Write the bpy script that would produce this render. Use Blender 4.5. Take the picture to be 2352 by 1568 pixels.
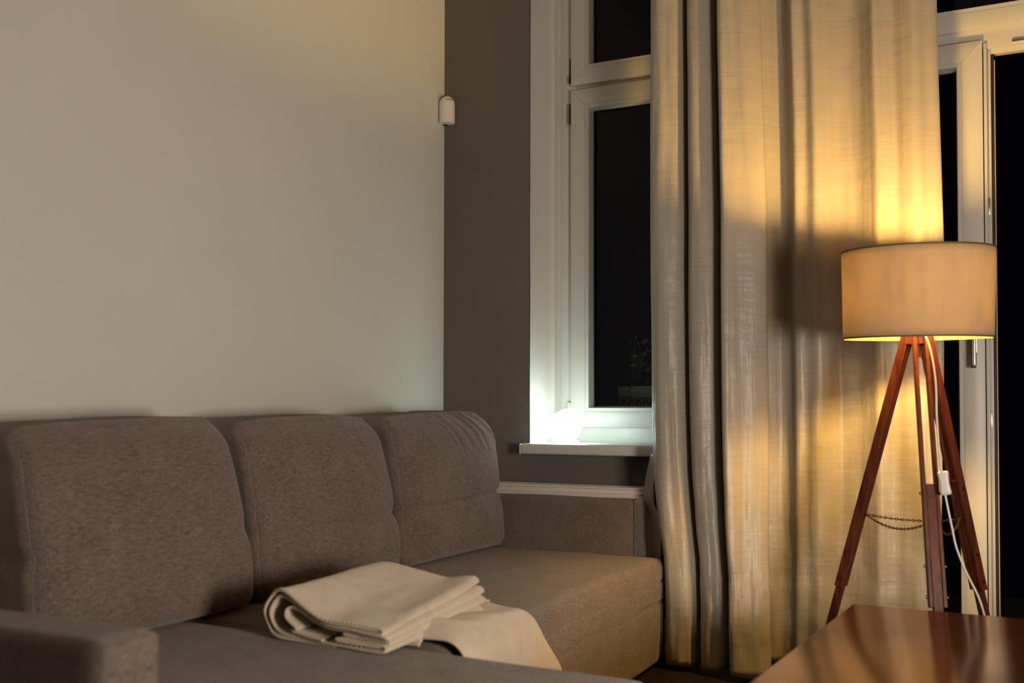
import bpy, bmesh, math, random
from mathutils import Vector, Matrix, noise
PI = math.pi
for o in list(bpy.data.objects): bpy.data.objects.remove(o, do_unlink=True)
S = bpy.context.scene
COL = S.collection

# ---------------------------------------------------------------- camera
cd = bpy.data.cameras.new('camera'); cam = bpy.data.objects.new('camera', cd); COL.objects.link(cam)
cam.location = (0, 0, 1.0)
cam.rotation_euler = (Matrix.Rotation(math.radians(27), 3, 'Z') @ Matrix.Rotation(PI/2 + math.atan(.0259), 3, 'X')
                      @ Matrix.Rotation(math.radians(.095), 3, 'Z')).to_euler()
cd.sensor_width = 36; cd.lens = 36*2400/2352; cd.shift_y = .042; cd.clip_start = .05
cd.dof.use_dof = True; cd.dof.focus_distance = 4.35; cd.dof.aperture_fstop = 2.6
S.camera = cam
# ---------------------------------------------------------------- world, view, big light
w = bpy.data.worlds.new('night'); S.world = w; w.use_nodes = True
w.node_tree.nodes['Background'].inputs[0].default_value = (.010, .010, .035, 1)
w.node_tree.nodes['Background'].inputs[1].default_value = .05
S.view_settings.view_transform = 'Standard'; S.view_settings.look = 'None'
S.view_settings.exposure = 0; S.view_settings.gamma = 1; S.view_settings.use_curve_mapping = False
def area(name, loc, target, size, power, color, spread=180):
    l = bpy.data.lights.new(name, 'AREA'); l.shape = 'DISK'; l.size = size; l.energy = power; l.color = color
    l.spread = math.radians(spread)
    o = bpy.data.objects.new(name, l); COL.objects.link(o); o.location = loc
    o.rotation_euler = (Vector(target)-Vector(loc)).to_track_quat('-Z', 'Y').to_euler(); return o
ROOM = area('right_fill_light', (2.35, 3.05, 1.55), (-2.4, 2.6, 1.4), .45, 3, (1, .80, .65))  # weak unseen fill added on the right, no lamp stands there
SIDE = area('low_side_light', (1.12, 1.12, .90), (-2.0, 3.2, 1.4), .65, 61, (1, .865, .71))  # unseen light added low at the side for wall, sofa and window
EGG_L = 14.0
BULB_L = 1560.0

# ---------------------------------------------------------------- material helpers
def mat(name, color=(.5,.5,.5), rough=.6, metal=0, spec=.5, **kw):
    m = bpy.data.materials.new(name); m.use_nodes = True
    b = m.node_tree.nodes['Principled BSDF']
    b.inputs['Base Color'].default_value = (*color, 1); b.inputs['Roughness'].default_value = rough
    b.inputs['Metallic'].default_value = metal; b.inputs['Specular IOR Level'].default_value = spec
    for k, v in kw.items(): b.inputs[k.replace('_', ' ')].default_value = v
    return m
def N(m, t, **kw):
    n = m.node_tree.nodes.new(t)
    for k, v in kw.items(): setattr(n, k, v)
    return n
def L(m, a, b): m.node_tree.links.new(a, b)
def coords(m, scale=(1,1,1), out='Object', rot=(0,0,0)):
    tc = N(m, 'ShaderNodeTexCoord'); mp = N(m, 'ShaderNodeMapping'); mp.inputs['Scale'].default_value = scale
    mp.inputs['Rotation'].default_value = rot
    L(m, tc.outputs[out], mp.inputs[0]); return mp.outputs[0]
def noisen(m, vec, scale, detail=4, rough=.55):
    n = N(m, 'ShaderNodeTexNoise'); n.inputs['Scale'].default_value = scale; n.inputs['Detail'].default_value = detail
    n.inputs['Roughness'].default_value = rough; L(m, vec, n.inputs['Vector']); return n.outputs['Fac']
def ramp(m, fac, stops):
    r = N(m, 'ShaderNodeValToRGB'); e = r.color_ramp.elements
    e[0].position, e[0].color = stops[0][0], (*stops[0][1], 1)
    e[1].position, e[1].color = stops[-1][0], (*stops[-1][1], 1)
    for p, c in stops[1:-1]:
        q = e.new(p); q.color = (*c, 1)
    L(m, fac, r.inputs[0]); return r.outputs[0]
def bump(m, h, strength, dist, prev=None):
    b = N(m, 'ShaderNodeBump'); b.inputs['Strength'].default_value = strength; b.inputs['Distance'].default_value = dist
    L(m, h, b.inputs['Height'])
    if prev: L(m, prev, b.inputs['Normal'])
    return b.outputs[0]
def P(m): return m.node_tree.nodes['Principled BSDF']
def math2(m, op, a, b):
    n = N(m, 'ShaderNodeMath', operation=op)
    for i, v in enumerate((a, b)):
        if isinstance(v, (int, float)): n.inputs[i].default_value = v
        else: L(m, v, n.inputs[i])
    return n.outputs[0]

def wall_mat(name, c):
    m = mat(name, c, .92, spec=.2); v = coords(m)
    f = noisen(m, v, 3, 3); L(m, ramp(m, f, [(.3, tuple(x*.97 for x in c)), (.7, c)]), P(m).inputs['Base Color'])
    L(m, bump(m, noisen(m, v, 140, 3), .25, .0015, bump(m, noisen(m, v, 7, 2), .2, .004)), P(m).inputs['Normal']); return m
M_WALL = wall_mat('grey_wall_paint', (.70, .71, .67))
M_WALLW = wall_mat('brown_grey_shaded_wall', (.155, .142, .13))  # window wall darker than left wall, its weaker light put into the colour
M_WALLR = wall_mat('darkened_far_wall', (.10, .09, .08))  # unseen walls toned dark to cut bounce light and pane reflections
M_REVEAL = wall_mat('white_reveal_plaster', (.76, .74, .69))
M_CEIL = wall_mat('ceiling_paint', (.5, .48, .45))
M_OUT = wall_mat('outside_render', (.07, .06, .06))
M_PVC = mat('white_frame_plastic', (.62, .62, .59), .38)
M_PVCG = mat('frame_rubber_gasket', (.012, .012, .014), .5)
M_SILL = mat('white_sill_laminate', (.62, .61, .59), .32)
M_ENDCAP = mat('sill_end_cap', (.75, .66, .45), .5)
M_BLACK = mat('black_metal', (.02, .018, .016), .4, .6)
M_STEEL = mat('satin_steel', (.62, .60, .56), .3, 1)
M_RAD = mat('radiator_enamel', (.74, .66, .60), .42)
M_CHAIN = mat('bronze_chain_metal', (.14, .085, .045), .4, .9)
M_CORD = mat('white_cord_plastic', (.78, .76, .72), .4)
M_DET = mat('detector_plastic', (.80, .76, .72), .5)
M_INK = mat('dark_print', (.03, .03, .035), .6)

def glass_mat(name):
    m = bpy.data.materials.new(name); m.use_nodes = True; nt = m.node_tree; nt.nodes.clear()
    o = N(m, 'ShaderNodeOutputMaterial'); mx = N(m, 'ShaderNodeMixShader'); t = N(m, 'ShaderNodeBsdfTransparent')
    t.inputs[0].default_value = (.80, .82, .80, 1)
    g = N(m, 'ShaderNodeBsdfGlossy'); g.inputs['Roughness'].default_value = .01
    fr = N(m, 'ShaderNodeFresnel'); fr.inputs['IOR'].default_value = 1.22
    L(m, fr.outputs[0], mx.inputs[0]); L(m, t.outputs[0], mx.inputs[1]); L(m, g.outputs[0], mx.inputs[2]); L(m, mx.outputs[0], o.inputs[0])
    return m
M_GLASS = glass_mat('window_glass')

def fabric_mat(name, c0, c1, weave=1900.):
    m = mat(name, c0, .95, spec=.15); P(m).inputs['Sheen Weight'].default_value = .25
    P(m).inputs['Sheen Roughness'].default_value = .5
    v = coords(m)
    # heathered yarn streaks + fine weave
    s1 = noisen(m, coords(m, (1, .16, 1)), 260, 3, .7); s2 = noisen(m, coords(m, (1, 1, .2)), 420, 2, .6); s3 = noisen(m, v, 9, 3)
    f = math2(m, 'ADD', math2(m, 'MULTIPLY', s1, .55), math2(m, 'ADD', math2(m, 'MULTIPLY', s2, .3), math2(m, 'MULTIPLY', s3, .15)))
    L(m, ramp(m, f, [(.36, c0), (.62, c1)]), P(m).inputs['Base Color'])
    wv = N(m, 'ShaderNodeTexChecker'); wv.inputs['Scale'].default_value = 330; L(m, v, wv.inputs[0])
    n1 = bump(m, noisen(m, v, 5, 3), .35, .02)
    n2 = bump(m, noisen(m, v, 700, 2), .8, .0012, n1)
    n3 = bump(m, wv.outputs['Fac'], .35, .0008, n2)
    L(m, n3, P(m).inputs['Normal']); return m
M_SOFA = fabric_mat('taupe_woven_upholstery', (.078, .058, .049), (.232, .183, .152))
M_PIPE = fabric_mat('taupe_seam_piping', (.15, .12, .10), (.27, .22, .185))

def curtain_mat():
    m = mat('raw_silk_curtain', (.78, .70, .56), .36, spec=.5)
    P(m).inputs['Sheen Weight'].default_value = .35; P(m).inputs['Sheen Roughness'].default_value = .35
    uv = coords(m, (1.2, 1, 1), 'UV')
    sl = noisen(m, coords(m, (5, 150, 1), 'UV'), 1.0, 4, .6)
    s2 = noisen(m, coords(m, (14, 420, 1), 'UV'), 1.0, 3, .6)
    L(m, ramp(m, sl, [(.3, (.44, .405, .345)), (.7, (.52, .485, .425))]), P(m).inputs['Base Color'])
    vr = N(m, 'ShaderNodeTexVoronoi'); vr.inputs['Scale'].default_value = 1; L(m, coords(m, (11, 60, 1), 'UV'), vr.inputs['Vector'])
    slub = ramp(m, vr.outputs['Distance'], [(0, (1,1,1)), (.16, (0,0,0))])
    n1 = bump(m, noisen(m, coords(m, (5, 3.2, 1), 'UV'), 1, 4), .5, .02)
    n1 = bump(m, noisen(m, coords(m, (9, 22, 1), 'UV'), 1, 4), .45, .006, n1)
    n1 = bump(m, noisen(m, coords(m, (16, .9, 1), 'UV'), 1, 3), .55, .014, n1)
    n2 = bump(m, sl, .22, .0012, n1); n3 = bump(m, s2, .3, .0006, n2); n4 = bump(m, slub, .3, .001, n3)
    L(m, n4, P(m).inputs['Normal'])
    tr = N(m, 'ShaderNodeBsdfTranslucent'); tr.inputs[0].default_value = (.45, .36, .25, 1)
    mx = N(m, 'ShaderNodeMixShader'); mx.inputs[0].default_value = .22
    out = m.node_tree.nodes['Material Output']
    L(m, P(m).outputs[0], mx.inputs[1]); L(m, tr.outputs[0], mx.inputs[2]); L(m, mx.outputs[0], out.inputs[0]); return m
M_CURT = curtain_mat()

def shade_mat():
    m = mat('silk_lampshade_fabric', (.66, .50, .32), .6, spec=.2)
    uv = coords(m, (60, 1.2, 1), 'UV'); st = noisen(m, uv, 1.0, 4, .7)
    st2 = noisen(m, coords(m, (22, 3, 1), 'UV'), 1.0, 2, .5)
    f = math2(m, 'ADD', math2(m, 'MULTIPLY', st, .6), math2(m, 'MULTIPLY', st2, .4))
    tr = N(m, 'ShaderNodeBsdfTranslucent')
    L(m, ramp(m, f, [(.3, (.155, .135, .108)), (.5, (.21, .18, .148)), (.7, (.245, .21, .178))]), tr.inputs[0])
    L(m, bump(m, st, .2, .001), P(m).inputs['Normal'])
    mx = N(m, 'ShaderNodeMixShader'); mx.inputs[0].default_value = .42
    L(m, P(m).outputs[0], mx.inputs[1]); L(m, tr.outputs[0], mx.inputs[2]); L(m, mx.outputs[0], m.node_tree.nodes['Material Output'].inputs[0]); return m
M_SHADE = shade_mat()
M_TRIM = mat('olive_shade_tape', (.10, .08, .03), .7)

def wood_mat(name, c0, c1, rough, sc=(1, 8, 8), scale=6, coat=0, spec=.5):
    m = mat(name, c0, rough, spec=spec); P(m).inputs['Coat Weight'].default_value = coat; P(m).inputs['Coat Roughness'].default_value = .12
    v = coords(m, sc)
    nz = N(m, 'ShaderNodeTexNoise'); nz.inputs['Scale'].default_value = scale; nz.inputs['Detail'].default_value = 6
    nz.inputs['Distortion'].default_value = 1.2; L(m, v, nz.inputs['Vector'])
    L(m, ramp(m, nz.outputs['Fac'], [(.3, c0), (.7, c1)]), P(m).inputs['Base Color'])
    L(m, bump(m, noisen(m, v, scale*6, 3), .12, .0008), P(m).inputs['Normal']); return m
M_LEG = wood_mat('red_brown_tripod_wood', (.052, .010, .005), (.150, .036, .014), .45, (10, 10, 1), 5, 0, .25)
M_TABLE = wood_mat('polished_mahogany', (.12, .032, .009), (.23, .068, .020), .17, (1, 6, 6), 3, 0, .3); P(M_TABLE).inputs['Metallic'].default_value = .8
M_FLOOR = wood_mat('dark_floor_boards', (.012, .006, .004), (.028, .013, .008), .6, (6, 1, 1), 4, 0, .3)

def fleece_mat():
    m = mat('cream_fleece', (.62, .52, .42), .95, spec=.1); P(m).inputs['Sheen Weight'].default_value = .6
    P(m).inputs['Sheen Tint'].default_value = (1, .92, .82, 1)
    v = coords(m); f = noisen(m, v, 22, 4)
    L(m, ramp(m, f, [(.3, (.60, .50, .39)), (.7, (.68, .58, .47))]), P(m).inputs['Base Color'])
    L(m, bump(m, noisen(m, v, 900, 2), .7, .0012, bump(m, noisen(m, coords(m, (1, 1, 1)), 14, 3), .35, .008)), P(m).inputs['Normal']); return m
M_FLEECE = fleece_mat()

def emit_mat(name, color, strength):
    m = mat(name, color, .3); P(m).inputs['Emission Color'].default_value = (*color, 1); P(m).inputs['Emission Strength'].default_value = strength; return m
M_EGG = emit_mat('glowing_opal_glass', (.82, 1, .93), EGG_L)
M_BULB = emit_mat('glowing_warm_bulb', (1, .565, .125), BULB_L)

# ---------------------------------------------------------------- mesh helpers
def link(name, bm, m, parent=None, smooth=None):
    bmesh.ops.recalc_face_normals(bm, faces=bm.faces)
    me = bpy.data.meshes.new(name); bm.to_mesh(me); bm.free()
    if m: me.materials.append(m)
    if smooth is not None:
        me.polygons.foreach_set('use_smooth', [True]*len(me.polygons)); me.set_sharp_from_angle(angle=math.radians(smooth))
    o = bpy.data.objects.new(name, me); COL.objects.link(o)
    if parent: o.parent = parent; o.matrix_parent_inverse = parent.matrix_world.inverted() if False else Matrix.Translation(-parent.location)
    return o
def thing(name, loc, label, cat, group=None):
    o = bpy.data.objects.new(name, None); COL.objects.link(o); o.location = loc; o.empty_display_size = .1
    o['label'] = label; o['category'] = cat
    if group: o['group'] = group
    return o
def tag(o, label, cat, group=None):
    o['label'] = label; o['category'] = cat
    if group: o['group'] = group
    return o
def struct(o): o['kind'] = 'structure'; return o
def box(bm, x0, x1, y0, y1, z0, z1, bev=0, seg=2):
    r = bmesh.ops.create_cube(bm, size=1)
    for v in r['verts']: v.co = Vector((x0+(v.co.x+.5)*(x1-x0), y0+(v.co.y+.5)*(y1-y0), z0+(v.co.z+.5)*(z1-z0)))
    if bev:
        es = list({e for v in r['verts'] for e in v.link_edges})
        bmesh.ops.bevel(bm, geom=es, offset=bev, segments=seg, affect='EDGES', profile=.5)
    return bm
def B(*a, **k): return box(bmesh.new(), *a, **k)
def cyl(bm, p0, p1, r0, r1=None, n=20, caps=True):
    p0, p1 = Vector(p0), Vector(p1); r1 = r0 if r1 is None else r1
    q = (p1-p0).to_track_quat('Z', 'Y'); A, C_ = [], []
    for i in range(n):
        d = q @ Vector((math.cos(2*PI*i/n), math.sin(2*PI*i/n), 0)); A.append(bm.verts.new(p0+d*r0)); C_.append(bm.verts.new(p1+d*r1))
    for i in range(n): bm.faces.new((A[i], A[(i+1)%n], C_[(i+1)%n], C_[i]))
    if caps: bm.faces.new(A[::-1]); bm.faces.new(C_)
    return bm
def tube(bm, pts, r, n=10, closed=False):
    pts = [Vector(p) for p in pts]; rings = []; K = len(pts); up = None
    for i, p in enumerate(pts):
        a = pts[(i-1) % K] if (closed or i > 0) else p; b = pts[(i+1) % K] if (closed or i < K-1) else p
        t = (b-a).normalized()
        if up is None: up = t.orthogonal().normalized()
        up = (up - t*up.dot(t)).normalized(); s = t.cross(up)
        rr = r(i/(K-1)) if callable(r) else r
        rings.append([bm.verts.new(p + (up*math.cos(2*PI*k/n)+s*math.sin(2*PI*k/n))*rr) for k in range(n)])
    for i in range(K if closed else K-1):
        A, C_ = rings[i], rings[(i+1) % K]
        for k in range(n): bm.faces.new((A[k], A[(k+1)%n], C_[(k+1)%n], C_[k]))
    if not closed: bm.faces.new(rings[0][::-1]); bm.faces.new(rings[-1])
    return bm
def cr(P_, t):
    n = len(P_)-1; i = min(int(t*n), n-1); f = t*n-i
    p0, p1, p2, p3 = P_[max(i-1,0)], P_[i], P_[i+1], P_[min(i+2,n)]
    return .5*((2*p1)+(p2-p0)*f+(2*p0-5*p1+4*p2-p3)*f*f+(3*p1-p0-3*p2+p3)*f**3)
def spline(pts, n): pts = [Vector(p) for p in pts]; return [cr(pts, i/(n-1)) for i in range(n)]
def lathe(bm, prof, c=(0,0,0), n=48, rot=None):
    rings = []
    for r, z in prof:
        ring = []
        for i in range(n):
            a = 2*PI*i/n; v = Vector((r*math.cos(a), r*math.sin(a), z))
            if rot: v = rot @ v
            ring.append(bm.verts.new(Vector(c)+v))
        rings.append(ring)
    for i in range(len(rings)-1):
        for k in range(n): bm.faces.new((rings[i][k], rings[i][(k+1)%n], rings[i+1][(k+1)%n], rings[i+1][k]))
    return bm
def grid(bm, nu, nv, f, uvf=None):
    V = [[bm.verts.new(f(i/nu, j/nv)) for j in range(nv+1)] for i in range(nu+1)]
    uvl = bm.loops.layers.uv.new('UVMap') if uvf else None
    for i in range(nu):
        for j in range(nv):
            fc = bm.faces.new((V[i][j], V[i+1][j], V[i+1][j+1], V[i][j+1]))
            if uvf:
                for lp, (a, b) in zip(fc.loops, ((i,j),(i+1,j),(i+1,j+1),(i,j+1))): lp[uvl].uv = uvf(a/nu, b/nv)
    return V
def sm(a, b, x): t = max(0, min(1, (x-a)/(b-a))); return t*t*(3-2*t)
def gs(x, s): return math.exp(-(x/s)**2)
def solid(o, t, off=0):
    md = o.modifiers.new('thickness', 'SOLIDIFY'); md.thickness = t; md.offset = off; md.use_even_offset = False
def rbox(c, h, r, n=24, deform=None):
    """rounded box: centre, half sizes, corner radius, grid per face; deform(q, a) moves points"""
    bm = bmesh.new(); seen = {}
    def samp(k, hh):     # samples concentrated at the rounding
        return -1 + 2*k/n
    def pt(key):
        if key in seen: return seen[key]
        q = Vector([samp(key[i], h[i])*h[i] for i in range(3)])
        inner = Vector([max(-(h[i]-r), min(h[i]-r, q[i])) for i in range(3)])
        d = q-inner
        p = inner + d.normalized()*r if d.length > 1e-9 else q
        a = Vector([q[i]/h[i] for i in range(3)])
        p = p+Vector(c)
        if deform: p = deform(p, a)
        seen[key] = bm.verts.new(p); return seen[key]
    for ax in range(3):
        u, v = (ax+1) % 3, (ax+2) % 3
        for side in (0, n):
            for i in range(n):
                for j in range(n):
                    ks = []
                    for a, b in ((0,0),(1,0),(1,1),(0,1)):
                        k = [0,0,0]; k[ax] = side; k[u] = i+a; k[v] = j+b; ks.append(pt(tuple(k)))
                    bm.faces.new(ks)
    return bm
# ================================================================ ROOM SHELL
XW, YW = -2.535, 4.26          # left wall and window wall faces
struct(link('floor', B(-2.8, 3.2, -2.2, 4.30, -.1, 0), M_FLOOR))
struct(link('ceiling', B(-2.8, 3.2, -2.2, 4.9, 3.75, 3.85), M_CEIL))
struct(link('wall_left', B(XW-.25, XW, -2.2, 5.0, -.1, 3.75), M_WALL))
struct(link('wall_right', B(2.9, 3.15, -2.2, 5.0, -.1, 3.75), M_WALLR))
struct(link('wall_rear', B(XW-.25, 3.15, -2.45, -2.2, -.1, 3.75), M_WALLR))
WX0, WX1, WZ0, WZ1 = -2.083, -1.02, .83, 3.50      # window opening
DX0, DX1, DZ1 = -.80, .75, 3.50                    # balcony door opening
bm = bmesh.new()
box(bm, XW, WX0, YW, 4.90, 0, 3.75); box(bm, WX0, WX1, YW, 4.90, 0, WZ0-.02); box(bm, WX0, WX1, YW, 4.90, WZ1, 3.75)
box(bm, WX1, DX0, YW, 4.90, 0, 3.75); box(bm, DX0, DX1, YW, 4.90, DZ1, 3.75); box(bm, DX1, 2.9, YW, 4.90, 0, 3.75)
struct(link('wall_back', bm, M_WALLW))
# white plastered reveals lining the openings (slightly uneven arrises)
def reveal(bm, x, s, z0, z1):
    def f(u, v):
        z = z0+(z1-z0)*v; y = YW-.0015+(4.60-YW)*u; wob = .0022*noise.noise(Vector((x, y*4, z*3)))
        ex = .004*gs(u, .06)+(.005*sm(.62, .74, u)+.007*gs(u-.76, .05))
        return Vector((x+s*(.0015+wob+ex*.8), y, z))
    grid(bm, 40, 90, f)
bm = bmesh.new(); reveal(bm, WX0, 1, WZ0, WZ1)
o = struct(link('trim_1', bm, M_REVEAL, smooth=50))
bm = bmesh.new(); box(bm, WX1-.004, WX1, YW-.001, 4.60, WZ0, WZ1); box(bm, DX0, DX0+.004, YW-.001, 4.60, 0, DZ1); box(bm, DX1-.004, DX1, YW-.001, 4.60, 0, DZ1); box(bm, WX0, WX1, YW-.001, 4.6, WZ1-.004, WZ1); box(bm, DX0, DX1, YW-.001, 4.6, DZ1-.004, DZ1)
struct(link('trim_2', bm, M_REVEAL))
struct(link('baseboard_left', B(XW, XW+.015, -2.2, YW, 0, .08, bev=.003), M_PVC))
struct(link('baseboard_back', B(XW+.015, DX0-.02, YW-.015, YW, 0, .08, bev=.003), M_PVC))
# balcony and outer parapet
struct(link('balcony_floor', B(-3, 3.2, 4.9, 6.4, -.12, -.02), M_OUT))
struct(link('balcony_parapet', B(-2.9, -.9, 4.98, 5.2, -.02, 1.005), M_OUT))

# ---------------------------------------------------------------- window frames
def mitred(bm, x0, x1, z0, z1, wd, y0, y1, gap=.0006, bev=.002):
    """rectangular frame of four mitred rails, wd wide, between y0 (room side) and y1"""
    g = gap
    for pts in ([(x0,z0),(x1,z0),(x1-wd,z0+wd),(x0+wd,z0+wd)], [(x1,z1),(x0,z1),(x0+wd,z1-wd),(x1-wd,z1-wd)],
                [(x0,z1),(x0,z0),(x0+wd,z0+wd),(x0+wd,z1-wd)], [(x1,z0),(x1,z1),(x1-wd,z1-wd),(x1-wd,z0+wd)]):
        cx = sum(p[0] for p in pts)/4; cz = sum(p[1] for p in pts)/4
        vs = []
        for y in (y0, y1):
            r = []
            for px, pz in pts:
                # pull mitre ends slightly back along the long direction
                if abs(pts[0][0]-pts[1][0]) > 1e-6: px += g*(1 if px < cx else -1)
                else: pz += g*(1 if pz < cz else -1)
                r.append(bm.verts.new((px, y, pz)))
            vs.append(r)
        a, b = vs; fs = [bm.faces.new(a), bm.faces.new(b[::-1])]
        for i in range(4): fs.append(bm.faces.new((a[i], b[i], b[(i+1)%4], a[(i+1)%4])))
        if bev:
            es = [e for e in a[0].link_edges if e.other_vert(a[0]) in a] + [e for e in a[2].link_edges if e.other_vert(a[2]) in a]
            es = [bm.edges.get((a[0], a[1])), bm.edges.get((a[2], a[3]))]
            bmesh.ops.bevel(bm, geom=[e for e in es if e], offset=bev, segments=2, affect='EDGES', profile=.5)
def bead(bm, x0, x1, z0, z1, yf, yb, lip, ret):
    """glazing bead: flat lip then return face down to the pane"""
    o_ = [(x0,z0),(x1,z0),(x1,z1),(x0,z1)]
    def ring(d, y): return [bm.verts.new((x+(d if x == x0 else -d), y, z+(d if z == z0 else -d))) for x, z in o_]
    rs = [ring(0, yf+.0022), ring(.0012, yf+.0006), ring(lip, yf), ring(lip+.0015, yf+.0015), ring(lip+ret, yb)]
    for A, C_ in zip(rs, rs[1:]):
        for i in range(4): bm.faces.new((A[i], A[(i+1)%4], C_[(i+1)%4], C_[i]))
def casement(parent, x0, x1, z0, z1, wd, yf, name='sash'):
    yg = yf+.055
    bm = bmesh.new(); mitred(bm, x0, x1, z0, z1, wd, yf, yf+.05)
    s = link(name, bm, M_PVC, parent, 30)
    bm = bmesh.new(); bead(bm, x0+wd, x1-wd, z0+wd, z1-wd, yf+.001, yg, .016, .007)
    link('glazing_bead', bm, M_PVC, s, 30)
    a = wd+.021
    bm = bmesh.new(); mitred(bm, x0+a, x1-a, z0+a, z1-a, .006, yg-.002, yg+.004, 0, 0)
    link('gasket', bm, M_PVCG, s)
    bm = bmesh.new(); box(bm, x0+a, x1-a, yg+.001, yg+.005, z0+a, z1-a); link('glass_pane', bm, M_GLASS, s)
    return s
win = thing('window_1', (-1.55, 4.6, .83), '', ''); del win['label']; del win['category']; struct(win)
bm = bmesh.new()
fy0, fy1 = 4.60, 4.665
box(bm, WX0+.002, WX0+.085, fy0, fy1, WZ0, WZ1, bev=.002); box(bm, WX1-.085, WX1-.002, fy0, fy1, WZ0, WZ1, bev=.002)
box(bm, WX0+.085, WX1-.085, fy0, fy1, WZ0, .945, bev=.002); box(bm, WX0+.085, WX1-.085, fy0, fy1, 2.525, 2.58, bev=.002)
box(bm, WX0+.085, WX1-.085, fy0, fy1, 3.44, WZ1, bev=.002)
link('frame', bm, M_PVC, win, 30)
lo = casement(win, -2.014, -1.075, .927, 2.541, .074, 4.57)
up = casement(win, -2.014, -1.075, 2.566, 3.45, .074, 4.57)
def hinge(parent, z0, z1, x=-2.021, y=4.578, r=.0065, m=None, rings=3):
    bm = bmesh.new(); cyl(bm, (x, y, z0), (x, y, z1), r, n=14)
    for k in range(rings):
        zc = z0+(z1-z0)*(k+.5)/rings; cyl(bm, (x, y, zc-.003), (x, y, zc+.003), r+.0012, n=14)
    cyl(bm, (x, y, z0-.006), (x, y, z0), r*.5, r, n=14); cyl(bm, (x, y, z1), (x, y, z1+.006), r, r*.5, n=14)
    box(bm, x-.004, x+.007, y, 4.602, z0+.004, z1-.004)
    return link('hinge', bm, m or M_BLACK, parent, 40)
hinge(lo, 2.385, 2.475, m=mat('brown_steel_hinge', (.10, .08, .06), .3, .9))
hinge(up, 2.585, 2.61, x=-2.022, r=.005, rings=1)
link('hinge_recess_shade', B(-2.030, -2.016, 4.590, 4.602, 2.61, 2.705, bev=.002), mat('dark_recess_shade', (.05, .035, .025), .5, .3), up, 30)  # dark strip, shade of the upper hinge recess put into its colour
link('hinge_cover', B(-2.034, -2.015, 4.572, 4.602, .985, 1.045, bev=.005), M_PVC, lo, 40)
# sill board
sill = thing('window_2_sill', (-1.6, 4.3, .81), '', ''); del sill['label']; del sill['category']; struct(sill); sill.name = 'trim_3'
link('sill_board', B(-2.072, -1.02, 4.145, 4.602, .812, .858, bev=.010, seg=4), M_SILL, sill, 40)
link('end_cap', B(-2.0775, -2.071, 4.147, 4.26, .812, .858, bev=.003), M_ENDCAP, sill, 40)
# ---------------------------------------------------------------- balcony door
door = thing('door_1', (-.2, 4.6, 0), '', ''); del door['label']; del door['category']; struct(door)
bm = bmesh.new()
box(bm, DX0+.004, DX0+.07, fy0, fy1, 0, DZ1-.004, bev=.002); box(bm, DX1-.07, DX1-.004, fy0, fy1, 0, DZ1-.004, bev=.002)
box(bm, DX0+.07, DX1-.07, fy0, fy1, 2.470, 2.56, bev=.003); box(bm, DX0+.07, DX1-.07, fy0, fy1, 3.43, DZ1-.004, bev=.002)
box(bm, DX0+.07, DX1-.07, 4.622, fy1, 2.452, 2.475, bev=.003); box(bm, DX0+.07, DX1-.07, fy0, fy1, 0, .03)
link('frame', bm, M_PVC, door, 30)
casement(door, DX0+.06, DX1-.06, 2.545, 3.44, .074, 4.572, 'transom_light')
leaf = casement(door, DX0+.05, -.209, .03, 2.497, .078, 4.57, 'door_leaf')
link('rebate_strip', B(-.2055, -.1935, 4.585, 4.64, .03, 2.487, bev=.0015), M_PVC, leaf, 30)
link('rebate_face', B(-.1935, -.180, 4.612, 4.64, .03, 2.46, bev=.001), M_PVC, leaf, 30)
link('outer_gasket', B(-.180, -.168, 4.625, 4.655, .03, 2.45), M_PVCG, leaf)
link('outer_edge', B(-.1685, -.165, 4.622, 4.655, .03, 2.425, bev=.0008), mat('anodised_edge', (.7, .55, .4), .4, .3), leaf)
for z in (1.83, .97): link('strike_plate', B(-.196, -.186, 4.603, 4.613, z-.035, z+.035, bev=.0015), M_STEEL, leaf, 30)
bm = bmesh.new(); box(bm, -.262, -.236, 4.562, 4.571, 1.235, 1.375, bev=.004); cyl(bm, (-.249, 4.566, 1.315), (-.249, 4.525, 1.315), .009, n=16)
hd = link('handle_plate', bm, M_STEEL, leaf, 40)
link('lever', rbox((-.249, 4.522, 1.25), (.0105, .0075, .075), .006, 8), M_STEEL, hd, 60)
link('latch', B(-.10, .0, 4.592, 4.602, 2.480, 2.492, bev=.001), M_STEEL, door, 30)
# ---------------------------------------------------------------- radiator
rad = thing('radiator', (-1.8, 4.18, .1), 'cream panel radiator under the window sill, behind the sofa arm', 'radiator')
link('front_panel', B(-2.36, -1.484, 4.128, 4.136, .12, .672, bev=.003), M_RAD, rad, 30)
bm = bmesh.new(); box(bm, -2.36, -1.484, 4.122, 4.130, .655, .659)
for k in range(22): x = -2.34+k*.04; box(bm, x, x+.02, 4.124, 4.130, .14, .64, bev=.002, seg=1)
link('pressed_ribs', bm, M_RAD, rad)
link('side_panel', B(-1.486, -1.478, 4.128, 4.235, .13, .676, bev=.002), M_RAD, rad, 30)
link('side_panel', B(-2.366, -2.358, 4.128, 4.235, .13, .676, bev=.002), M_RAD, rad, 30)
link('rear_panel', B(-2.36, -1.486, 4.222, 4.230, .12, .665), M_RAD, rad)
bm = bmesh.new(); box(bm, -2.36, -1.486, 4.126, 4.142, .672, .682, bev=.002); box(bm, -2.36, -1.486, 4.224, 4.236, .672, .682, bev=.002)
for k in range(88): x = -2.356+k*.0099; box(bm, x, x+.0045, 4.14, 4.226, .674, .680)
for y in (4.162, 4.184, 4.206): box(bm, -2.36, -1.486, y-.002, y+.002, .674, .681)
link('top_grille', bm, M_RAD, rad)
for x in (-2.2, -1.62):
    link('bracket', B(x-.015, x+.015, 4.228, 4.2595, .3, .36), M_RAD, rad)
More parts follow.
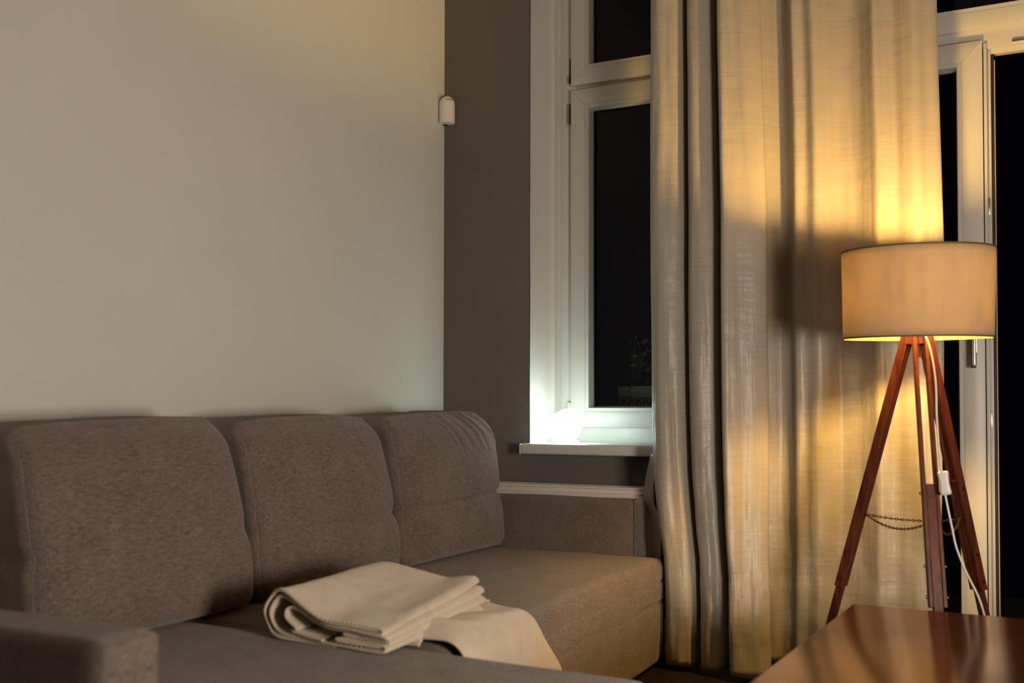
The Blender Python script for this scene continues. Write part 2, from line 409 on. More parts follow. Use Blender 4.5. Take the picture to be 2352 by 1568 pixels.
bm = bmesh.new(); tube(bm, spline([(-1.50, 4.2, .16), (-1.44, 4.2, .15), (-1.42, 4.2, .10), (-1.42, 4.2, 0)], 14), .009); link('pipe', bm, M_RAD, rad, 60)
# ---------------------------------------------------------------- motion detector in the corner
dt = thing('motion_detector', (XW+.03, YW-.03, 2.35), 'small white rounded motion detector in the wall corner', 'sensor')
def det_mesh(z0, z1, hw, dep):
    bm = bmesh.new(); out = []
    n = 28; rows = [0, .002, .006, .4, .62, .72, .80, .86, .91, .945, .97, .988, 1.0]
    ux = Vector((.7071, .7071, 0)); uy = Vector((.7071, -.7071, 0)); c = Vector((XW+.033, YW-.033, 0))
    H = z1-z0
    for q in rows:
        z = z0+H*q; k = 1
        if q > .72: k = math.sqrt(max(0, 1-((q-.72)/.28)**2))*.96+.04 if q < 1 else .22
        if q < .005: k = .97
        ring = []
        for i in range(n+1):
            a = PI*i/n; ring.append(bm.verts.new(c + ux*(-hw*k*math.cos(a)) + uy*(dep*(max(0, math.sin(a))**.8)*(.35+.65*k)) + Vector((0, 0, z))))
        out.append(ring)
    for A, C_ in zip(out, out[1:]):
        for i in range(n): bm.faces.new((A[i], A[i+1], C_[i+1], C_[i]))
        bm.faces.new((A[n], A[0], C_[0], C_[n]))
    bm.faces.new(out[0][::-1]); bm.faces.new(out[-1]); return bm
dbody = link('housing', det_mesh(2.357, 2.486, .0375, .034), M_DET, dt, 35)
bm = bmesh.new(); box(bm, XW+.0005, XW+.022, YW-.05, YW-.0005, 2.36, 2.46); box(bm, XW+.0005, XW+.05, YW-.022, YW-.0005, 2.36, 2.46)
link('corner_bracket', bm, M_DET, dt)
def text_mesh(name, body, size, loc, rot, m, parent, ext=.0002):
    cu = bpy.data.curves.new(name, 'FONT'); cu.body = body; cu.size = size; cu.align_x = 'LEFT'; cu.align_y = 'CENTER'; cu.extrude = ext; cu.offset = size*.02
    t = bpy.data.objects.new(name, cu); COL.objects.link(t)
    me = bpy.data.meshes.new_from_object(t.evaluated_get(bpy.context.evaluated_depsgraph_get())); bpy.data.objects.remove(t)
    me.materials.append(m); o = bpy.data.objects.new(name, me); COL.objects.link(o); me.transform(Matrix.Translation(loc) @ rot.to_4x4())
    o.parent = parent; o.matrix_parent_inverse = Matrix.Translation(-parent.location); return o
nrm = Vector((.7071, -.7071, .0)).normalized(); rt = Vector((.7071, .7071, 0)); upv = nrm.cross(rt)
R3 = Matrix((rt, upv, nrm)).transposed()
fc = Vector((XW+.033, YW-.033, 2.4640)) + nrm*.0328
text_mesh('brand_print', 'BOSCH', .0075, fc+rt*-.002, R3, M_INK, dt)
bm = bmesh.new(); tube(bm, [fc+rt*(-.0075+.0027*math.cos(a))+upv*(.0027*math.sin(a)) for a in [2*PI*i/20 for i in range(20)]], .0004, 6, True)
box(bm, -.0002, .0002, -.0002, .0002, -.0002, .0002); tube(bm, [fc+rt*-.0088+upv*-.0014, fc+rt*-.0088+upv*.0014], .0003, 6); tube(bm, [fc+rt*-.0062+upv*-.0014, fc+rt*-.0062+upv*.0014], .0003, 6); tube(bm, [fc+rt*-.0088, fc+rt*-.0062], .0003, 6)
bm.verts.ensure_lookup_table(); bmesh.ops.delete(bm, geom=[v for v in bm.verts if v.co.length < .01], context='VERTS')
link('round_emblem', bm, M_INK, dt)

# ================================================================ SOFA
sofa = thing('corner_sofa', (-1.6, 2.6, 0), 'taupe woven corner sofa with low square arms and chaise', 'sofa')
def seat_def(p, a):
    p = p.copy()
    if a.z > -.2:
        k = sm(-.2, 1, a.z)
        p.z += k*(.010*(1-a.x**2)*(1-a.y**4)) + k*.004*noise.noise(Vector((p.x*5, p.y*5, 1)))
    # front puff and two soft creases on the front face
    fr = sm(.82, 1, a.x)
    p.x += fr*(.012*(1-a.y**4) + .05*sm(3.3, 2.4, p.y) - .006*sm(-.3, -1, a.z))
    p.x -= fr*(.012*gs(p.z-.335+.01*noise.noise(Vector((0, p.y*3, 7))), .007)+.018*gs(p.z-.255+.008*noise.noise(Vector((0, p.y*3, 3))), .009)) * (.55+.45*noise.noise(Vector((1, p.y*2.5, 2))))
    return p
def ch_def(p, a):
    p = p.copy(); k = sm(-.2, 1, a.z)
    p.z += k*(.012*(1-a.x**4)*(1-a.y**4)+.005*noise.noise(Vector((p.x*4, p.y*4, 5)))); return p
link('seat', rbox((-1.865, 3.105, .2125), (.515, .915, .2075), .045, 64, seat_def), M_SOFA, sofa, 60)
link('chaise_seat', rbox((-1.57, 1.735, .2125), (.82, .460, .2075), .05, 48, ch_def), M_SOFA, sofa, 60)
def arm_def(p, a):
    p = p.copy(); p.z += .004*noise.noise(Vector((p.x*3, p.y*3, 0)))*sm(0, 1, a.z); p.y += .003*noise.noise(Vector((p.x*4, 0, p.z*4))); return p
ra = link('armrest', rbox((-1.985, 4.047, .34), (.515, .060, .302), .022, 40, arm_def), M_SOFA, sofa, 60)
la = link('armrest', rbox((-1.891, 1.207, .3465), (.606, .063, .3005), .020, 40, arm_def), M_SOFA, sofa, 60)
def seam(parent, pts, r=.0022, n=60, m=None):
    bm = bmesh.new(); tube(bm, spline(pts, n), r, 6); return link('seam', bm, m or M_PIPE, parent, 60)
seam(ra, [(-1.476, 3.9905, .06), (-1.476, 3.9895, .30), (-1.476, 3.9895, .60), (-1.4785, 3.996, .637), (-1.483, 4.01, .6415), (-1.483, 4.09, .6415)], .0018)
link('backrest', rbox((-2.445, 2.62, .40), (.062, 1.47, .38), .03, 30), M_SOFA, sofa, 60)
for x, y in ((-2.4, 1.2), (-2.4, 4.03), (-1.4, 1.2), (-.83, 1.4), (-.83, 2.1), (-1.46, 3.95)): link('foot', cyl(bmesh.new(), (x, y, 0), (x, y, .045), .02), M_BLACK, sofa, 40)

# loose back cushions
def cushion(y0, y1, label, seed, ztop, crease, wr, xb=-2.057, lift=0, sag=.0, topb=0, rin=.055):
    yc, hy = (y0+y1)/2, (y1-y0)/2; z0 = .432+lift; hz = (ztop-z0)/2; hx = .15
    def df(p, a):
        p = p.copy(); s = (p.z-z0)/(ztop-z0)         # 0 bottom .. 1 top
        side = 1-abs(a.y)**3
        fr = max(0, a.x)
        bul = (1-a.y**4)*(1-(2*s-1)**4)
        p.x += .030*fr*bul - .012*fr
        # lean back and rounded shoulder
        p.x -= .075*max(0, s)**1.6 + .028*sm(.84, 1.0, s)*fr
        p.z -= .008*sm(.6, 1, fr)*sm(.85, 1, s)
        p.z += topb*(a.y)*s + .014*(1-a.y**2)*sm(.8, 1, s) + .006*noise.noise(Vector((p.y*4+seed, 0, seed)))*sm(.8, 1, s)
        # side bulge with waist
        w_ = -.012*gs(s-crease, .05)+.004*gs(s-.25, .2)+.006*gs(s-.75, .2)
        p.y += w_*a.y*abs(a.y) - a.y*.010*sm(.9, 1, s) - max(0, a.y)*rin*sm(.15, 1, s)*(.6+.4*fr)
        # crease across the front
        if wr:
            zc = crease+.018*noise.noise(Vector((p.y*3, seed, 0)))+.02*a.y*0
            dep = (.008+.010*noise.noise(Vector((p.y*4, seed, 5))))*gs(s-zc, .016) + .007*gs(s-zc, .09)
            p.x -= fr*dep
            dep2 = .006*gs(s-zc-.17-.02*a.y, .012)*max(0, -a.y)**.5
            p.x -= fr*dep2
            # diagonal gathers running down from the top seam
            g = noise.noise(Vector(((p.y+.35*s)*26+seed*3, s*2.2, seed)))
            amp = wr*.0075*sm(.50, .95, s)*sm(-.6, .5, a.y)*(.55+.9*noise.noise(Vector((p.y*7, s*3, seed+9))))
            ridge = (1-abs(g)*2)
            p.x += fr*amp*ridge*1.3; p.z += amp*ridge*.9*sm(.9, 1, s)
        n_ = noise.noise(Vector((p.y*5, p.z*5, seed*2.3)))
        p.x += fr*.006*n_
        return p
    bm = rbox((xb-hx+.012, yc, z0+hz), (hx, hy, hz), .042, 96, df)
    o = link('back_cushion', bm, M_SOFA, None, 70); tag(o, label, 'cushion', 'back cushions of the sofa')
    o.location = (0, 0, 0)
    # piping along the front-left edge and across the top
    def surf(ax_, ay_, s):
        q = Vector((xb-hx+.012+ax_*(hx-.004), yc+ay_*(hy-.012), z0+s*2*hz)); return df(q, Vector((ax_, ay_, 2*s-1)))
    pts = [surf(.93, -1, .06+.84*i/24) for i in range(25)]
    pts += [surf(.80, -.93, .955), surf(.74, -.85, .975)]
    top = [surf(.70, -.75+1.6*i/16, .988)+Vector((0, 0, .003)) for i in range(17)]
    bm = bmesh.new(); tube(bm, pts, .0022, 6)
    link('piping', bm, M_PIPE, o, 60)
    return o
c1 = cushion(1.640, 2.395, 'sofa back cushion nearest the low left arm, smooth front', 1.3, .968, .42, 0, -2.050, .0, topb=.014)
c2 = cushion(2.420, 3.180, 'middle sofa back cushion, behind the folded blanket', 4.1, .972, .38, .25, -2.055, topb=.010)
c3 = cushion(3.205, 3.982, 'sofa back cushion in the corner by the window, wrinkled top', 7.7, .985, .40, 1.25, -2.052, topb=.012, rin=.012)

# ================================================================ BLANKET
bl = thing('folded_blanket', (-1.55, 2.35, .43), 'cream fleece blanket folded loosely, one end over the seat edge', 'blanket')
XL, XR, YA, YB = -1.745, -1.385, 2.075, 2.56
# spiral profile, (s across, h as share of local height)
prof = [(.60,.00),(.22,.0),(.05,.05),(-.01,.25),(-.015,.6),(.04,.88),(.14,1.0),(.32,1.0),(.6,.97),(.85,.97),(.97,.95),(1.01,.86),(.97,.78),(.85,.77),
        (.6,.82),(.32,.88),(.15,.88),(.07,.78),(.035,.56),(.04,.27),(.09,.12),(.24,.07),(.6,.07),(.9,.04),(1.0,.06),(1.035,.15),(1.0,.24),(.9,.26),
        (.7,.27),(.62,.30),(.7,.335),(.9,.32),(1.0,.31),(1.045,.40),(1.0,.49),(.9,.50),(.72,.50),(.66,.53),(.72,.56),(.9,.55),(1.0,.545),(1.04,.63),(1.0,.715),(.9,.72),
        (.6,.70),(.4,.72),(.25,.76),(.17,.66),(.18,.48),(.27,.32),(.21,.2),(.34,.17),(.5,.17)]
PV = [Vector((a, b, 0)) for a, b in prof]
def blk(u, v):
    q = cr(PV, u); s, h = q.x, q.y
    near, far = 1-v, v
    # local height of the stack
    Hn = .122-.062*sm(.05, .55, s)-.006*sm(.5, 1, s); Hf = .100+.022*gs(s-.2, .3)+.012*sm(.7, 1, s)
    H = Hn*near+Hf*far
    # at the near tip the whole stack pinches and the front tip pushes out
    x = XL+(XR-XL)*s
    x -= .022*v*sm(.4, 1, s); x -= .045*v*(1-sm(0, .5, s))*1.0
    y = YA+(YB-YA)*v
    y -= .022*near*s
    y += .010*math.sin(h*9+s*4)*(near+far)*.6
    z = .434+H*h
    # wrinkles growing to the far end on the right edge
    wv = sm(.45, 1, v)*sm(.70, .95, s)
    z += wv*.004*noise.noise(Vector((h*7, v*3, 1))); x += wv*.010*noise.noise(Vector((h*5, v*4, 9)))
    z += .004*noise.noise(Vector((s*4, v*4, h*2+3)))*h
    z += .005*h*gs(s-.28, .22)*gs(v-.80, .2)
    return Vector((x, y, z))
bm = bmesh.new(); V = grid(bm, 420, 46, blk)
o = link('folded_stack', bm, M_FLEECE, bl, 75); solid(o, .0068)
# overlock stitching on the near edge
bm = bmesh.new()
for k in range(250):
    u = (k+.5)/250*.64; a = blk(u, 0); b = blk(u, .022); d = (b-a)*.9
    tube(bm, [a-d*.15+Vector((0,0,.0045)), a+d*.5+Vector((0,0,.0052)), b+Vector((0,0,.0044))], .0008, 5)
link('edge_stitching', bm, M_FLEECE, bl, 60)
# back hump: the loose inner end standing up behind
def hump(u, v):
    x = -1.93+.42*u; y = 2.60+.16*v
    z = .437+.105*(max(0, math.sin(PI*min(1, u*1.06)))**.8 if 0 < u*1.06 < 1 else 0)*(1-.5*v**2)-.006
    if v > .75: z = .437+(z-.437)*(1-sm(.75, 1, v))
    x += .03*v; return Vector((x, y, max(.436, z)))
# lower layer spreading over the seat edge
def drape(x_s, y):
    """x_s: distance from x=-1.62 along the cloth toward the room; returns point over the seat front"""
    xe = -1.345+.012+.05*sm(3.3, 2.4, y)       # seat front
    r = .045; x0 = -1.62; flat = (xe-r)-x0
    if x_s < flat: return x0+x_s, .434
    t = x_s-flat
    if t < r*PI/2:
        a = t/r; return xe-r+math.sin(a)*(r+.012), .422-r+math.cos(a)*(r+.012)
    return xe+.012+.002, .422-r-(t-r*PI/2)
def low(off):
    def f(u, v):
        far = 2.80-.16*sm(0, .55, u)+.21*sm(.55, 1, u); y = 2.205+(far-2.205)*v + .02*u
        ln = .30+.14*v+.03*off/.01*0
        x_s = -.02+(.02+ln+.10)*u
        x, z = drape(x_s, y)
        k = 1-sm(.55, 1, u)
        z += .030*gs(v-.16, .17)*k+.014*gs(v-.55, .25)*k+.002+.006*noise.noise(Vector((x*6, y*6, 4)))
        x += .010*sm(.6, 1, u)*noise.noise(Vector((x*2, y*7, 2)))+.012*sm(.6, 1, u)
        z += .0; 
        if v < .04: z -= .018*(1-v/.04)*k
        return Vector((x, y, z+off))
    return f
bm = bmesh.new(); grid(bm, 90, 80, low(.006)); o = link('lower_layer', bm, M_FLEECE, bl, 75); solid(o, .006)
bm = bmesh.new(); grid(bm, 50, 20, lambda u, v: low(-.004)(u*.62, v*.5)+Vector((0, -.012, -.006 if v < .2 else -.004))); o = link('under_layer', bm, M_FLEECE, bl, 75); solid(o, .005)
bm = bmesh.new(); grid(bm, 50, 24, hump); o = link('inner_fold', bm, M_FLEECE, bl, 75); solid(o, .006)

# ================================================================ EGG LAMP
eg = thing('egg_table_lamp', (-1.915, 4.305, .858), 'glowing white egg shaped lamp on the window sill', 'lamp')
ex = Vector((.52, .35, .62)).normalized()       # long axis, leaning right
q = ex.to_track_quat('Z', 'Y').to_matrix()
EC = Vector((-1.911, 4.283, .9365))
pr = []
for i in range(33):
    t = PI*i/32; r = .073*math.sin(t)*(1-.16*math.cos(t)*1); z = -.092*math.cos(t); pr.append((max(r, .0005), z))
pr = [(.0725*math.sin(PI*i/40)*(1+.13*math.cos(PI*i/40)) + .0003, -.0875*math.cos(PI*i/40)) for i in range(41)]
link('glass_body', lathe(bmesh.new(), pr, EC, 56, q), M_EGG, eg, 80)
bm = bmesh.new(); tube(bm, [EC+q @ Vector((.0345*math.cos(a), .0345*math.sin(a), .0800)) for a in [2*PI*i/40 for i in range(40)]], .0011, 8, True)
link('joint_ring', bm, mat('grey_joint', (.35, .36, .38), .4), eg, 60)
bm = bmesh.new(); lathe(bm, [(.0001, 0), (.030, 0), (.030, .010), (.024, .014), (.0001, .014)], (-1.886, 4.303, .858), 32)
link('foot', bm, mat('translucent_foot', (.7, .75, .72), .2), eg, 40)

# ================================================================ CURTAINS
def panel(folds, levels, z0, z1, name, label, hemz, seed, nz=150, nu=260, ph=None):
    """folds: (t, depth) across; levels: (z, xL, xR, yL, yR, depth scale)"""
    FP = [Vector((a, b, 0)) for a, b in folds]
    LV = sorted(levels, key=lambda l: l[0])
    def at(z):
        for A, C_ in zip(LV, LV[1:]):
            if z <= C_[0]:
                k = (z-A[0])/(C_[0]-A[0]); k = max(0, k)
                return [A[i]+(C_[i]-A[i])*k for i in range(1, 6)]
        return list(LV[-1][1:])
    def f(u, v):
        q = cr(FP, u); z = z0+(z1-z0)*v; xl, xr, yl, yr, ds = at(z)
        t = q.x + .012*noise.noise(Vector((q.x*3, z*1.1, seed)))*min(1, 8*q.x*(1-q.x)+.1); x = xl+(xr-xl)*t; y = yl+(yr-yl)*t + q.y*ds
        y += .010*noise.noise(Vector((t*5, z*1.2, seed)))+.004*noise.noise(Vector((t*14, z*3, seed+3)))
        low_ = 1-sm(0, 1.1, z)
        y += low_*.010*noise.noise(Vector((t*9, z*7, seed+8))); x += low_*.006*noise.noise(Vector((t*6, z*5, seed+6)))
        if z < hemz: y -= .0025*sm(hemz, hemz-.008, z)
        y += .003*gs(z-hemz, .008)*(1+noise.noise(Vector((t*60, 0, seed))))
        # puckered vertical hem by the free edge
        e = sm(.93, 1, t); y += e*.004*noise.noise(Vector((1, z*42, seed)))
        zz = z + (.010*noise.noise(Vector((t*4, 0, seed+4))) if v == 0 else 0)
        return Vector((x, y, zz))
    L_ = [0]; a = f(0, .5)
    for i in range(1, nu+1): b = f(i/nu, .5); L_.append(L_[-1]+(b-a).length); a = b
    bm = bmesh.new(); grid(bm, nu, nz, f, lambda u, v: (L_[round(u*nu)], z0+(z1-z0)*v))
    o = link(name, bm, M_CURT, None, 80); solid(o, .0012); tag(o, label, 'curtain', 'silk curtain panels'); return o
folds1 = [(.03,.13),(.0,.09),(.0,.03),(.02,0),(.07,-.018),(.13,-.022),(.19,-.016),(.25,-.004),(.285,.02),(.30,.06),(.30,.10),(.325,.11),(.335,.07),(.345,.02),(.38,-.01),
          (.44,-.022),(.49,-.018),(.545,-.006),(.58,.02),(.592,.06),(.595,.09),(.62,.10),(.64,.07),(.645,.02),(.665,-.045),(.70,-.062),(.76,-.050),(.81,-.034),(.87,-.022),(.93,-.004),(.98,.018),(1.0,.035),(.995,.060)]
pan = panel(folds1, [(3.55,-1.408,-.980,3.99,3.99,1),(2.95,-1.410,-.975,3.99,3.99,1),(2.6,-1.412,-.972,3.99,3.99,1),(1.8,-1.414,-.950,3.985,3.985,1),(1.0,-1.410,-.945,3.985,3.985,1),(.75,-1.398,-.942,3.98,3.97,1),(.58,-1.376,-.940,3.97,3.95,1),
               (.43,-1.346,-.935,3.955,3.93,.95),(.25,-1.332,-.925,3.935,3.90,.9),(0,-1.330,-.912,3.93,3.87,.85)], .022, 3.55, 'curtain',
      'cream silk curtain panel with deep folds beside the window', .372, 2.0)
folds2 = [(0,.03),(.03,.005),(.06,-.012),(.10,.0),(.15,.022),(.20,.012),(.245,-.020),(.30,-.016),(.355,-.024),(.41,-.004),(.46,.020),(.52,.026),(.58,.018),(.635,-.004),(.68,-.024),
          (.73,-.014),(.78,-.004),(.83,-.014),(.885,-.022),(.94,-.010),(.98,-.004),(1.0,.004),(.992,.016)]
panel(folds2, [(3.55,-1.03,-.350,4.12,4.12,2.0),(2.95,-1.03,-.345,4.12,4.12,1.9),(2.3,-1.03,-.338,4.12,4.115,1.8),(1.6,-1.02,-.322,4.12,4.11,1.5),(1.15,-1.02,-.326,4.13,4.11,1.1),(.6,-1.02,-.340,4.13,4.12,1),(0,-1.02,-.350,4.14,4.13,1)],
      .025, 3.55, 'curtain', 'cream silk curtain panel behind the floor lamp', .345, 11.0, nu=300)
# curtain return folds lying back towards the radiator
def ret(u, v):
    z = .03+.80*v; xl = -1.440-.040*sm(.90, .66, z)+.03*sm(.648, .55, z); return Vector((xl+.06*u+.004*noise.noise(Vector((u, z*5, 2))), 4.105-.05*u, z))
bm = bmesh.new(); grid(bm, 8, 60, ret); o = link('return_fold', bm, M_CURT, pan, 80); solid(o, .0012)
rod = thing('curtain_rod', (-.9, 4.02, 3.56), 'dark metal curtain rod above the curtains', 'curtain rod')
bm = bmesh.new(); cyl(bm, (-2.3, 4.03, 3.565), (.9, 4.03, 3.565), .011, n=16); link('rod', bm, M_BLACK, rod, 40)
for x in (-2.2, -1.0 + .02, .85):
    bm = bmesh.new(); cyl(bm, (x, 4.03, 3.565), (x, YW, 3.565), .007, n=12); cyl(bm, (x, YW-.006, 3.565), (x, YW, 3.565), .025, n=20); link('bracket', bm, M_BLACK, rod, 40)

# ================================================================ FLOOR LAMP
LX, LY = -.368, 3.642
fl = thing('tripod_floor_lamp', (LX, LY, 0), 'floor lamp with cream drum shade on red-brown wooden tripod', 'floor lamp')
ZT, ZB, RT, RB = 1.5275, 1.242, .236, .2306
tilt = Matrix.Rotation(math.radians(2.0), 3, 'X') @ Matrix.Rotation(math.radians(.6), 3, 'Y')
SC = Vector((LX, LY, (ZT+ZB)/2))
def sp(a, z, r): return SC + tilt @ Vector((r*math.cos(a), r*math.sin(a), z-SC.z))
bm = bmesh.new()
grid(bm, 96, 10, lambda u, v: sp(2*PI*u, ZB+(ZT-ZB)*v, RB+(RT-RB)*v), lambda u, v: (u, v))
bmesh.ops.remove_doubles(bm, verts=bm.verts, dist=1e-5)
sh = link('lamp_shade', bm, M_SHADE, fl, 60); solid(sh, .0015)
for z, r in ((ZT, RT), (ZB, RB)):
    bm = bmesh.new()
    prs = [(r+.0018, z-.004), (r+.0018, z+.0015), (r-.0018, z+.0015), (r-.0018, z-.004)] if z == ZT else [(r+.0018, z+.004), (r+.0018, z-.0015), (r-.0018, z-.0015), (r-.0018, z+.004)]
    rings = [[bm.verts.new(sp(2*PI*i/96, zz, rr)) for i in range(96)] for rr, zz in prs]
    for k in range(4):
        for i in range(96): bm.faces.new((rings[k][i], rings[k][(i+1)%96], rings[(k+1)%4][(i+1)%96], rings[(k+1)%4][i]))
    link('shade_tape', bm, M_TRIM, sh, 40)
bm = bmesh.new()
hub = SC+Vector((0, 0, -.04))
for k in range(3):
    a = math.radians(20+120*k); cyl(bm, hub, sp(a, ZT-.012, RT-.002), .0016, n=8)
cyl(bm, hub-Vector((0,0,.03)), hub+Vector((0,0,.01)), .016, n=20); cyl(bm, Vector((LX, LY, 1.25)), hub-Vector((0,0,.03)), .011, n=16)
link('socket', bm, M_CORD, fl, 40)
bm = bmesh.new(); BC = Vector((LX, LY, 1.412)); lathe(bm, [(.0003, -.055), (.013, -.052), (.014, -.03), (.022, -.012), (.030, .008), (.028, .026), (.016, .040), (.0003, .044)], BC, 32)
link('bulb', bm, M_BULB, fl, 80)
bm = bmesh.new(); cyl(bm, (LX, LY, 1.222), (LX, LY, 1.252), .042, n=30); cyl(bm, (LX, LY, 1.18), (LX, LY, 1.224), .014, n=16)
link('head_block', bm, M_LEG, fl, 40)
def beam(bm, p0, p1, wv, tv, w_, t_, bev=.0015):
    """bar from p0 to p1; wv/tv unit cross vectors; w_,t_ half sizes"""
    vs = []
    for p in (p0, p1): vs.append([bm.verts.new(p+wv*w_*a+tv*t_*b) for a, b in ((-1,-1),(1,-1),(1,1),(-1,1))])
    A, C_ = vs; bm.faces.new(A[::-1]); bm.faces.new(C_)
    for i in range(4): bm.faces.new((A[i], A[(i+1)%4], C_[(i+1)%4], C_[i]))
legs = []
for k, deg in enumerate((168, -72, 48)):
    a = math.radians(deg); r = Vector((math.cos(a), math.sin(a), 0)); t = Vector((-math.sin(a), math.cos(a), 0))
    top = Vector((LX, LY, 1.235))+r*.036; foot = Vector((LX, LY, 0))+r*(.375 if k == 0 else .345 if k == 1 else .355)
    ax = (foot-top).normalized(); nv = ax.cross(t).normalized()
    def on(z, top=top, foot=foot): return top+(foot-top)*((top.z-z)/top.z)
    bm = bmesh.new()
    for s in (-1, 1):
        beam(bm, on(1.25)+t*s*.0175, on(.41)+t*s*.0205, nv, t, .0135, .0055)
    lg = link('leg', bm, M_LEG, fl); md = lg.modifiers.new('edge', 'BEVEL'); md.width = .0012; md.segments = 2
    bm = bmesh.new(); beam(bm, on(.775), on(.014)+ax*0, nv, t, .0115, .0138)
    e = link('extension', bm, M_LEG, lg); md = e.modifiers.new('edge', 'BEVEL'); md.width = .0012; md.segments = 2
    bm = bmesh.new(); beam(bm, on(.016), on(.0)+Vector((0,0,.002)), nv, t, .012, .0145); link('rubber_foot', bm, M_BLACK, lg)
    for z in (.748, .53, .44):
        bm = bmesh.new(); c = on(z); cyl(bm, c-t*.030, c+t*.030, .003, n=10); cyl(bm, c-t*.0325, c-t*.0285, .0052, n=12); cyl(bm, c+t*.0285, c+t*.0325, .0052, n=12)
        link('bolt', bm, M_CHAIN, lg, 40)
    legs.append((on, r, t, nv))
def chain(p0, p1, sag):
    bm = bmesh.new(); n = int((p1-p0).length/.0088); pts = []
    for i in range(n+1):
        f = i/n; pts.append(p0.lerp(p1, f)-Vector((0, 0, sag*4*f*(1-f))))
    for i in range(n):
        c = (pts[i]+pts[i+1])/2; d = (pts[i+1]-pts[i]).normalized(); s = d.cross(Vector((0,0,1))).normalized(); u = s.cross(d)
        w_ = s if i % 2 else u
        tube(bm, [c+d*.0060*math.cos(q_)+w_*.0034*math.sin(q_) for q_ in [2*PI*j/10 for j in range(10)]], .0014, 5, True)
    return link('chain', bm, M_CHAIN, fl, 60)
A_, B_, C__ = [lg[0](.655)-lg[1]*.012 for lg in legs]
chain(A_+Vector((.012,0,0)), B_+Vector((-.012, .0, 0)), .030); chain(B_+Vector((.02,0,0)), C__, .045); chain(C__+Vector((0,0,-.01)), A_+Vector((.012, 0, .002)), .012)
# power cord
cp = [(-.345, 3.64, 1.252), (-.325, 3.605, 1.20), (-.309, 3.585, 1.10), (-.305, 3.57, .98), (-.298, 3.56, .88), (-.290, 3.555, .80), (-.277, 3.55, .72), (-.262, 3.55, .64), (-.249, 3.55, .575), (-.222, 3.56, .50), (-.188, 3.58, .42),
      (-.165, 3.60, .33), (-.13, 3.63, .2), (-.1, 3.68, .06), (-.04, 3.75, .006), (.15, 3.9, .005), (.5, 4.0, .005)]
cp = [(x*.975, y*.975, max(.005, 1+(z-1)*.975) if z > .1 else z) for x, y, z in cp]
bm = bmesh.new(); tube(bm, spline(cp, 120), .0033, 8); cord = link('cord', bm, M_CORD, fl, 60)
def sw_def(p, a):
    k = 1+.14*abs(a.z)**2 - .10*(1-abs(a.z)); c = Vector((-.276, 3.464, .783)); d = p-c; d.x *= k; d.z += 0
    d = Matrix.Rotation(math.radians(-8), 3, 'Y') @ d; d = Matrix.Rotation(0, 3, 'Z') @ d; return c+d
link('cord_switch', rbox((-.276, 3.464, .783), (.0155, .011, .037), .0085, 16, sw_def), M_CORD, cord, 70)

# ================================================================ COFFEE TABLE
tb = thing('coffee_table', (.2, 2.4, 0), 'polished red-brown wooden coffee table with a dark glossy top', 'table')
rot = Matrix.Rotation(math.radians(-2.6), 4, 'Z')
def tl(o): o.matrix_local = o.matrix_local; return o
def TB(*a, **k):
    bm = B(*a, **k); bmesh.ops.transform(bm, matrix=Matrix.Translation((-.497, 3.14, 0)) @ rot, verts=bm.verts); return bm
link('table_top', TB(0, 1.35, -1.95, 0, .415, .45, bev=.006, seg=3), M_TABLE, tb, 40)
link('apron', TB(.06, .08, -1.89, -.06, .34, .415), M_TABLE, tb); link('apron', TB(1.27, 1.29, -1.89, -.06, .34, .415), M_TABLE, tb)
link('apron', TB(.06, 1.29, -.08, -.06, .34, .415), M_TABLE, tb); link('apron', TB(.06, 1.29, -1.89, -1.87, .34, .415), M_TABLE, tb)
for x in (.05, 1.24):
    for y in (-1.90, -.11): link('leg', TB(x, x+.06, y, y+.06, 0, .415, bev=.004), M_TABLE, tb, 40)

# ================================================================ FLOWER BOX OUTSIDE
random.seed(4)
fb = thing('flower_box', (-1.66, 5.08, 1.005), 'patterned window box of thin-stemmed flowers outside the dark window', 'planter')
BX0, BX1 = -1.945, -1.30
M_CER = wall_mat('chipped_cream_ceramic', (.60, .62, .50)); M_NAVY = mat('navy_band', (.03, .04, .07), .5); M_TERRA = mat('faded_terracotta', (.16, .10, .085), .7)
bm = bmesh.new()
def fbx(u, v, y): return Vector((BX0+.012*(1-v)+(BX1-BX0-.024*(1-v))*u, y, 1.006+.124*v))
box(bm, BX0, BX1, 5.0, 5.16, 1.006, 1.13, bev=.006)
for v in bm.verts:
    if v.co.z < 1.03: v.co.x += .012*(1 if v.co.x < -1.6 else -1); v.co.y += .008*(1 if v.co.y < 5.08 else -1)
pb = link('planter', bm, M_CER, fb, 30)
link('blue_band', B(BX0+.004, BX1-.004, 4.9985, 5.001, 1.030, 1.072), M_NAVY, pb)
bm = bmesh.new(); x = BX0+.012; k = 0
while x < BX1-.03:
    if k % 2: box(bm, x, x+.016, 4.997, 4.9995, 1.058, 1.066); box(bm, x+.002, x+.014, 4.997, 4.9995, 1.034, 1.046)
    else: box(bm, x, x+.011, 4.997, 4.9995, 1.046, 1.068); box(bm, x, x+.009, 4.997, 4.9995, 1.033, 1.041)
    x += .0195; k += 1
link('white_dashes', bm, M_CER, pb)
bm = bmesh.new(); x = BX0+.014
while x < BX1-.04:
    a = [bm.verts.new((x, 4.9985, 1.009)), bm.verts.new((x+.028, 4.9985, 1.009)), bm.verts.new((x+.014, 4.9985, 1.027))]; f_ = bm.faces.new(a)
    r_ = bmesh.ops.extrude_face_region(bm, geom=[f_]); [setattr(v, 'co', v.co+Vector((0, .004, 0))) for v in r_['geom'] if isinstance(v, bmesh.types.BMVert)]; x += .031
link('triangle_pattern', bm, M_TERRA, pb)
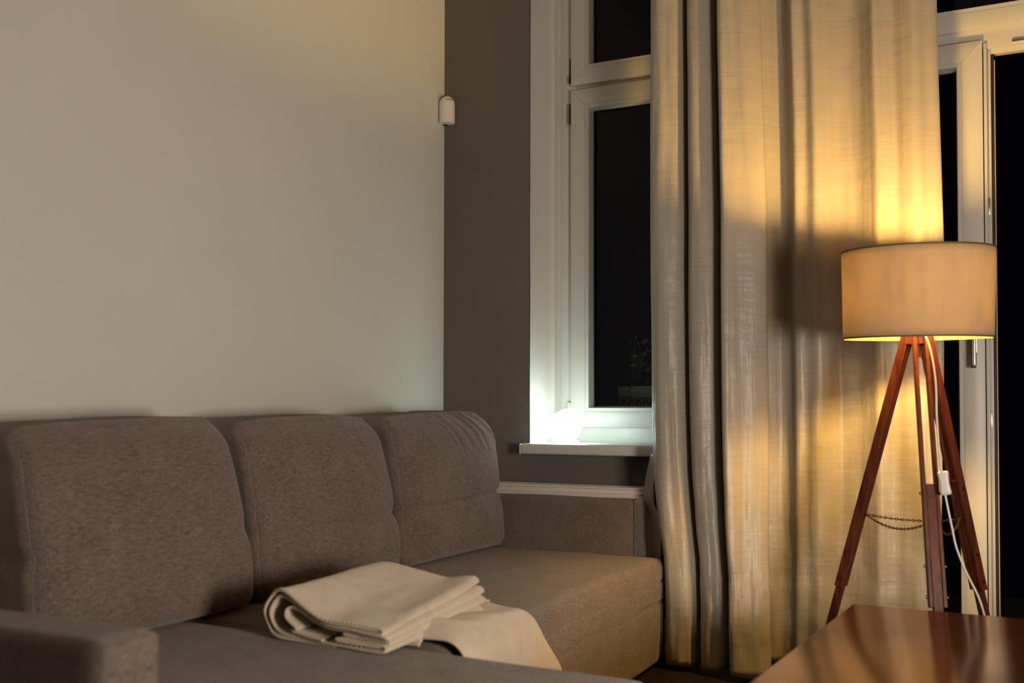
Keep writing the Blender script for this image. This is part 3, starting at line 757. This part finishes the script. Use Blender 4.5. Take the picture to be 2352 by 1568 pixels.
link('potting_soil', B(BX0+.008, BX1-.008, 5.008, 5.152, 1.118, 1.126), mat('soil', (.04, .028, .02), .9), fb)
bm = bmesh.new(); heads = []
for i in range(70):
    x = random.uniform(BX0+.03, BX1-.03); y = random.uniform(5.02, 5.12); h = random.uniform(.08, .27); dx = random.uniform(-.09, .09); dy = random.uniform(-.06, .05)
    p = [(x, y, 1.115), (x+dx*.3, y+dy*.3, 1.12+h*.5), (x+dx, y+dy, 1.12+h)]
    tube(bm, spline(p, 8), .0013, 5); heads.append((Vector(p[2]), h))
link('stems', bm, mat('green_stem', (.12, .16, .07), .6), fb, 60)
bm = bmesh.new()
for i in range(150):
    c = Vector((random.uniform(BX0, BX1), random.uniform(4.975, 5.12), random.uniform(1.10, 1.24))); d = Vector((random.uniform(-1, 1), random.uniform(-1, 1), random.uniform(-.6, .8))).normalized(); s = d.orthogonal().normalized()
    l = random.uniform(.010, .024); a = [bm.verts.new(c), bm.verts.new(c+d*l*.5+s*l*.28), bm.verts.new(c+d*l), bm.verts.new(c+d*l*.5-s*l*.28)]; bm.faces.new(a)
o = link('leaves', bm, mat('dark_leaf', (.05, .07, .035), .7), fb); solid(o, .0008)
M_PINK = mat('dusky_pink_petal', (.42, .18, .22), .7); M_BUD = mat('pale_bud', (.42, .46, .28), .6)
for i, (c, h) in enumerate(heads):
    if i % 3 == 0:
        bm = bmesh.new()
        for k in range(9):
            a = 2*PI*k/9; d = Vector((math.cos(a), math.sin(a)*.6, .5+.3*math.sin(a*3))).normalized(); s = d.orthogonal().normalized(); l = .016
            q4 = [bm.verts.new(c), bm.verts.new(c+d*l*.6+s*l*.4), bm.verts.new(c+d*l*1.1), bm.verts.new(c+d*l*.6-s*l*.4)]; bm.faces.new(q4)
        o = link('flower_head', bm, M_PINK, fb); solid(o, .0008)
    elif i % 3 == 1:
        bm = bmesh.new(); bmesh.ops.create_uvsphere(bm, u_segments=8, v_segments=6, radius=.004, matrix=Matrix.Translation(c)); link('bud', bm, M_BUD, fb, 60)
